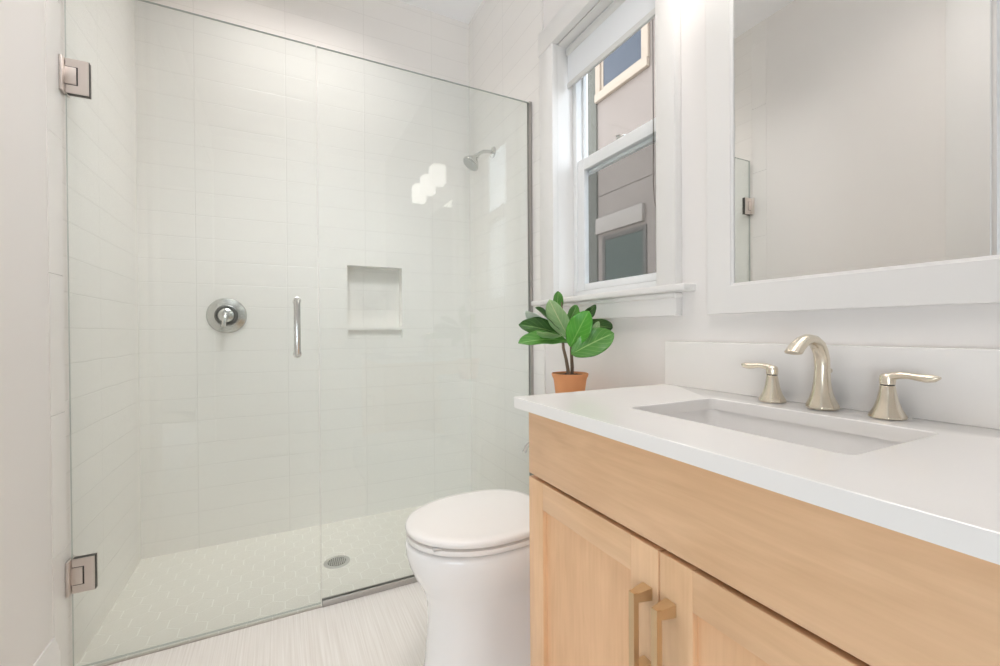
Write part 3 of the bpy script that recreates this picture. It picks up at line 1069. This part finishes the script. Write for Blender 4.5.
def door(y0, y1, name, pull_y):
    z0, z1 = 0.105, 0.6325
    st = 0.058
    o = MB().box((VX + 0.010, y0 + st - 0.004, z0 + st - 0.004), (VX + 0.017, y1 - st + 0.004, z1 - st + 0.004)).build(name, M_WOOD_P, vc)
    MB().box((VX, y1 - st, z0), (VX + 0.020, y1, z1), 0.0012).build('stile', M_WOOD_V, o)
    MB().box((VX, y0, z0), (VX + 0.020, y0 + st, z1), 0.0012).build('stile', M_WOOD_V, o)
    MB().box((VX + 0.0002, y0 + st, z1 - st), (VX + 0.020, y1 - st, z1), 0.0008).build('rail', M_WOOD_H, o)
    MB().box((VX + 0.0002, y0 + st, z0), (VX + 0.020, y1 - st, z0 + st), 0.0008).build('rail', M_WOOD_H, o)
    h = MB()
    zt, zb = 0.568, 0.438
    bw = 0.0055
    h.loft([[(VX - 0.034, pull_y + sy * bw, z), (VX - 0.034, pull_y - sy * bw, z), (VX - 0.0245, pull_y - sy * bw, z), (VX - 0.0245, pull_y + sy * bw, z)] for sy, z in ((1, zb), (1, zt))])
    for zc in (zt - 0.0075, zb + 0.0075):
        # tapered post flaring toward the door
        ra, rb_ = 0.0055, 0.0095
        h.loft([[(x, pull_y + r, zc + r), (x, pull_y - r, zc + r), (x, pull_y - r, zc - r), (x, pull_y + r, zc - r)] for x, r in ((VX - 0.0335, ra), (VX - 0.020, ra + 0.0022), (VX, rb_))])
    h.build('pull', M_BRASS, o)
    return o


door(0.4765, VY1 - 0.0005, 'door', 0.4975)
door(VY0 + 0.001, 0.4735, 'door', 0.4525)

# ------------------------------------------------------------------ countertop with sink cut-out
CT0, CT1 = 0.788, 0.812
ct = MB()
SX0, SX1, SY0, SY1 = 0.613, 0.856, 0.277, 0.654
CXF, CY0, CY1 = 0.478, 0.066, 0.884


def ring_outline(x0, x1, y0, y1, z, r, n=8):
    return rrect(x0, x1, y0, y1, z, r, n)


inner_n = 8
top_in = ring_outline(SX0, SX1, SY0, SY1, CT1, 0.012)
outer = []
N_ = len(top_in)
cxs, cys = (SX0 + SX1) / 2, (SY0 + SY1) / 2
# outer rectangle sampled with the same count, corner arcs collapse to the corners
outer = rrect(CXF, XR - 0.001, CY0, CY1, CT1, 0.0025, 8)
bmq = bmesh.new()


def addring(pts):
    return [bmq.verts.new(Vector(p)) for p in pts]


ro_t = addring([(x, y, CT1) for x, y, z in rrect(CXF + 0.0009, XR - 0.0025, CY0 + 0.0009, CY1 - 0.0009, CT1, 0.0025, 8)])
ro_m = addring([(x, y, CT1 - 0.0009) for x, y, z in outer])
ro_b = addring([(x, y, CT0) for x, y, z in outer])
ri_o = addring(rrect(SX0 - 0.0018, SX1 + 0.0018, SY0 - 0.0018, SY1 + 0.0018, CT1, 0.0138, 8))
ri_t = addring([(x, y, CT1 - 0.0018) for x, y, z in top_in])
ri_b = addring([(x, y, CT0) for x, y, z in top_in])
for a, bb in ((ri_t, ri_o), (ri_o, ro_t), (ro_t, ro_m), (ro_m, ro_b), (ro_b, ri_b), (ri_b, ri_t)):
    for i in range(N_):
        j = (i + 1) % N_
        bmq.faces.new((a[i], a[j], bb[j], bb[i]))
bmesh.ops.recalc_face_normals(bmq, faces=bmq.faces[:])
ct.bm.free()
ct.bm = bmq
tag(ct.build('countertop', M_QUARTZ), 'white quartz vanity countertop with a cut-out for the sink', 'countertop')
tag(MB().box((0.959, CY0, CT1), (XR - 0.001, CY1 - 0.004, 0.932), 0.0012).build('backsplash', plain('backsplash_quartz', (0.83, 0.81, 0.785), 0.2)),
    'low white quartz backsplash strip behind the faucet', 'backsplash')

# undermount sink
sk = empty('sink', ((SX0 + SX1) / 2, (SY0 + SY1) / 2, 0.66))
tag(sk, 'rectangular white undermount sink set below the countertop', 'sink')
s = MB()


def basin(g, z, r):
    return rrect(SX0 - g, SX1 + g, SY0 - g, SY1 + g, z, r, 8)


s.loft([basin(0.030, CT0 - 0.0005, 0.04), basin(0.004, CT0 - 0.0005, 0.026), basin(0.003, CT0 - 0.012, 0.028), basin(-0.004, 0.72, 0.034), basin(-0.016, 0.672, 0.040),
        basin(-0.040, 0.656, 0.05), basin(-0.09, 0.652, 0.028), basin(-0.098, 0.651, 0.02)], caps=False)
s.loft([basin(-0.098, 0.651, 0.02), basin(-0.0985, 0.6505, 0.0199)], caps=True)
s.loft([basin(0.030, CT0 - 0.0006, 0.04), basin(0.030, CT0 - 0.012, 0.04), basin(0.012, CT0 - 0.014, 0.035), basin(0.006, 0.70, 0.04), basin(-0.03, 0.640, 0.05), basin(-0.09, 0.638, 0.028)], caps=False)
s.build('basin', M_CERAMIC, sk, sharp=60)
MB().lathe([(0.03, 0), (0.03, 0.003), (0.024, 0.005), (0.018, 0.003), (0.004, 0.004)], ((SX0 + SX1) / 2, (SY0 + SY1) / 2, 0.6505), 'Z', 32).build('drain_stopper', M_FAUCET, sk)

# ------------------------------------------------------------------ faucet
FX, FYc = 0.922, 0.465
fa = empty('faucet', (FX, FYc, CT1))
tag(fa, 'brushed nickel widespread faucet with arched spout and two lever handles', 'faucet')


def octring(c, r, ry, d, s, n=8, rot=math.pi / 8):
    w = d.cross(s)
    return [c + s * (math.cos(rot + 2 * math.pi * k / n) * ry) + w * (math.sin(rot + 2 * math.pi * k / n) * r) for k in range(n)]


sp = MB()
path = [((FX, 0, 0.0), 0.0275), ((FX, 0, 0.007), 0.0275), ((FX, 0, 0.011), 0.0255), ((FX - 0.001, 0, 0.020), 0.0212), ((FX - 0.001, 0, 0.034), 0.0172), ((FX - 0.001, 0, 0.053), 0.0146),
        ((FX, 0, 0.076), 0.0132), ((FX - 0.001, 0, 0.094), 0.0126), ((FX - 0.006, 0, 0.110), 0.0122), ((FX - 0.016, 0, 0.123), 0.0119), ((FX - 0.031, 0, 0.1315), 0.0116), ((FX - 0.048, 0, 0.1335), 0.0116),
        ((FX - 0.066, 0, 0.129), 0.0118), ((FX - 0.082, 0, 0.120), 0.0124), ((FX - 0.095, 0, 0.1085), 0.0132)]
pts = [Vector((x, FYc, CT1 + z)) for (x, _, z), r in path]
rings = []
for i, p in enumerate(pts):
    if i < 6:
        d_ = Vector((0, 0, 1))
    else:
        d_ = (pts[min(i + 1, len(pts) - 1)] - pts[i - 1]).normalized()
    r = path[i][1]
    k_ = 1.22 if i > 8 else (1.1 if i > 6 else 1.0)
    if i == len(pts) - 1:
        d_ = Vector((-0.35, 0, -0.94))
    rings.append(octring(p, r * (0.88 if i > 8 else 1.0), r * k_, d_, Vector((0, 1, 0)), 8))
sp.loft(rings)
spo = sp.build('spout', M_FAUCET, fa, sharp=50)
bv = spo.modifiers.new('soft', 'BEVEL')
bv.width = 0.003
bv.segments = 3
bv.limit_method = 'ANGLE'
bv.angle_limit = math.radians(20)
lr = MB()
lr.sweep([(FX + 0.0115, FYc, CT1 + 0.066), (FX + 0.024, FYc, CT1 + 0.0705)], 0.0022, n=8)
lr.lathe([(0.001, -0.004), (0.004, -0.002), (0.0048, 0.001), (0.004, 0.004), (0.001, 0.006)], (FX + 0.025, FYc, CT1 + 0.071), (0.7, 0, 0.7), 14)
lr.build('lift_rod', M_FAUCET, fa)


def handle(y, sgn):
    h = MB()
    c0 = Vector((FX, y, CT1))
    prof = [(0.0262, 0), (0.0262, 0.004), (0.0242, 0.008), (0.0192, 0.017), (0.0148, 0.031), (0.0122, 0.045), (0.0108, 0.056)]
    rings = [octring(c0 + Vector((0, 0, z)), r, r, Vector((0, 0, 1)), Vector((0, 1, 0)), 8) for r, z in prof]
    h.loft(rings)
    o = h.build('handle', M_FAUCET, fa, sharp=50)
    bv = o.modifiers.new('soft', 'BEVEL')
    bv.width = 0.002
    bv.segments = 2
    bv.limit_method = 'ANGLE'
    bv.angle_limit = math.radians(20)
    MB().lathe([(0.0098, 0.056), (0.0098, 0.0578)], c0, 'Z', 24).build('groove', M_NICKEL_D, o)
    l = MB()
    l.lathe([(0.0108, 0.0578), (0.0112, 0.066), (0.0104, 0.072), (0.007, 0.0755), (0.001, 0.0765)], c0, 'Z', 24)
    P = [(0.0, 0.068), (0.008, 0.0725), (0.018, 0.0745), (0.029, 0.0745), (0.040, 0.073), (0.050, 0.0722), (0.060, 0.0728), (0.067, 0.0745)]
    fl = [(1, 0.8), (1, 0.8), (1, 0.8), (1.0, 0.8), (1.15, 0.9), (1.3, 1.0), (1.35, 0.9), (0.8, 0.5)]
    rd = [0.0095, 0.0085, 0.0075, 0.0068, 0.0068, 0.0070, 0.0066, 0.004]
    l.sweep([(FX, y + sgn * a, CT1 + z) for a, z in P], rd, n=18, flat=fl, side=(1, 0, 0))
    l.build('lever', M_FAUCET, o)


handle(0.560, 1)
handle(0.365, -1)

# ------------------------------------------------------------------ mirror
MY0, MY1, MZ0, MZ1 = 0.140, 0.756, 1.0025, 1.880
mr_ = empty('mirror', (XR, 0.45, 1.44))
tag(mr_, 'large white framed wall mirror above the vanity', 'mirror')
FWD = 0.074
fx = 0.971
f = MB()


def frame_ring(g, x):
    return [(x, MY0 + g, MZ0 + g), (x, MY1 - g, MZ0 + g), (x, MY1 - g, MZ1 - g), (x, MY0 + g, MZ1 - g)]


f.loft([frame_ring(0.0, XR), frame_ring(0.0, fx + 0.002), frame_ring(0.002, fx), frame_ring(FWD - 0.007, fx), frame_ring(FWD - 0.006, fx + 0.002), frame_ring(FWD - 0.001, fx + 0.004), frame_ring(FWD, fx + 0.007), frame_ring(FWD, XR)], caps=False)
f.build('frame', M_TRIM, mr_, sharp=20)
MB().box((0.9775, MY0 + FWD - 0.004, MZ0 + FWD - 0.004), (0.9812, MY1 - FWD + 0.004, MZ1 - FWD + 0.004)).build('mirror_glass', M_MIRROR, mr_)

# ------------------------------------------------------------------ vanity light above the mirror
vl = empty('vanity_light', (XR, 0.52, 1.97))
tag(vl, 'three-shade vanity light reflected in the shower glass', 'wall light')
b = MB()
b.box((0.962, 0.445, 1.95), (XR, 0.595, 2.07), 0.004)
b.box((0.925, 0.27, 2.000), (0.945, 0.77, 2.022), 0.003)
b.box((0.944, 0.50, 1.99), (0.963, 0.54, 2.03), 0.002)
b.build('bar', M_NICKEL, vl)
for y in (0.32, 0.52, 0.72):
    c = MB()
    x = 0.867
    hw = 0.044
    rr = [(hw * 0.94, 1.868), (hw, 1.871), (hw, 1.975), (hw * 0.93, 1.980)]
    c.loft([rrect(x - h, x + h, y - h, y + h, z, 0.012, 4) for h, z in rr])
    so = c.build('shade', M_SHADE, vl)
    c = MB()
    c.lathe([(0.028, 1.980), (0.028, 1.992), (0.018, 1.998), (0.012, 2.0)], (x, y, 0), 'Z', 24)
    c.box((x - 0.008, y - 0.008, 1.998), (0.926, y + 0.008, 2.014), 0.002)
    c.build('socket', M_NICKEL, vl)

area_light('added_bounce_fill', (0.867, 0.52, 2.03), (0.80, 0.52, 3.5), 0.09, 0.45, 8.0, (1.0, 0.95, 0.91), 150)  # added upward fill bounced off the ceiling, not a part of the fixture
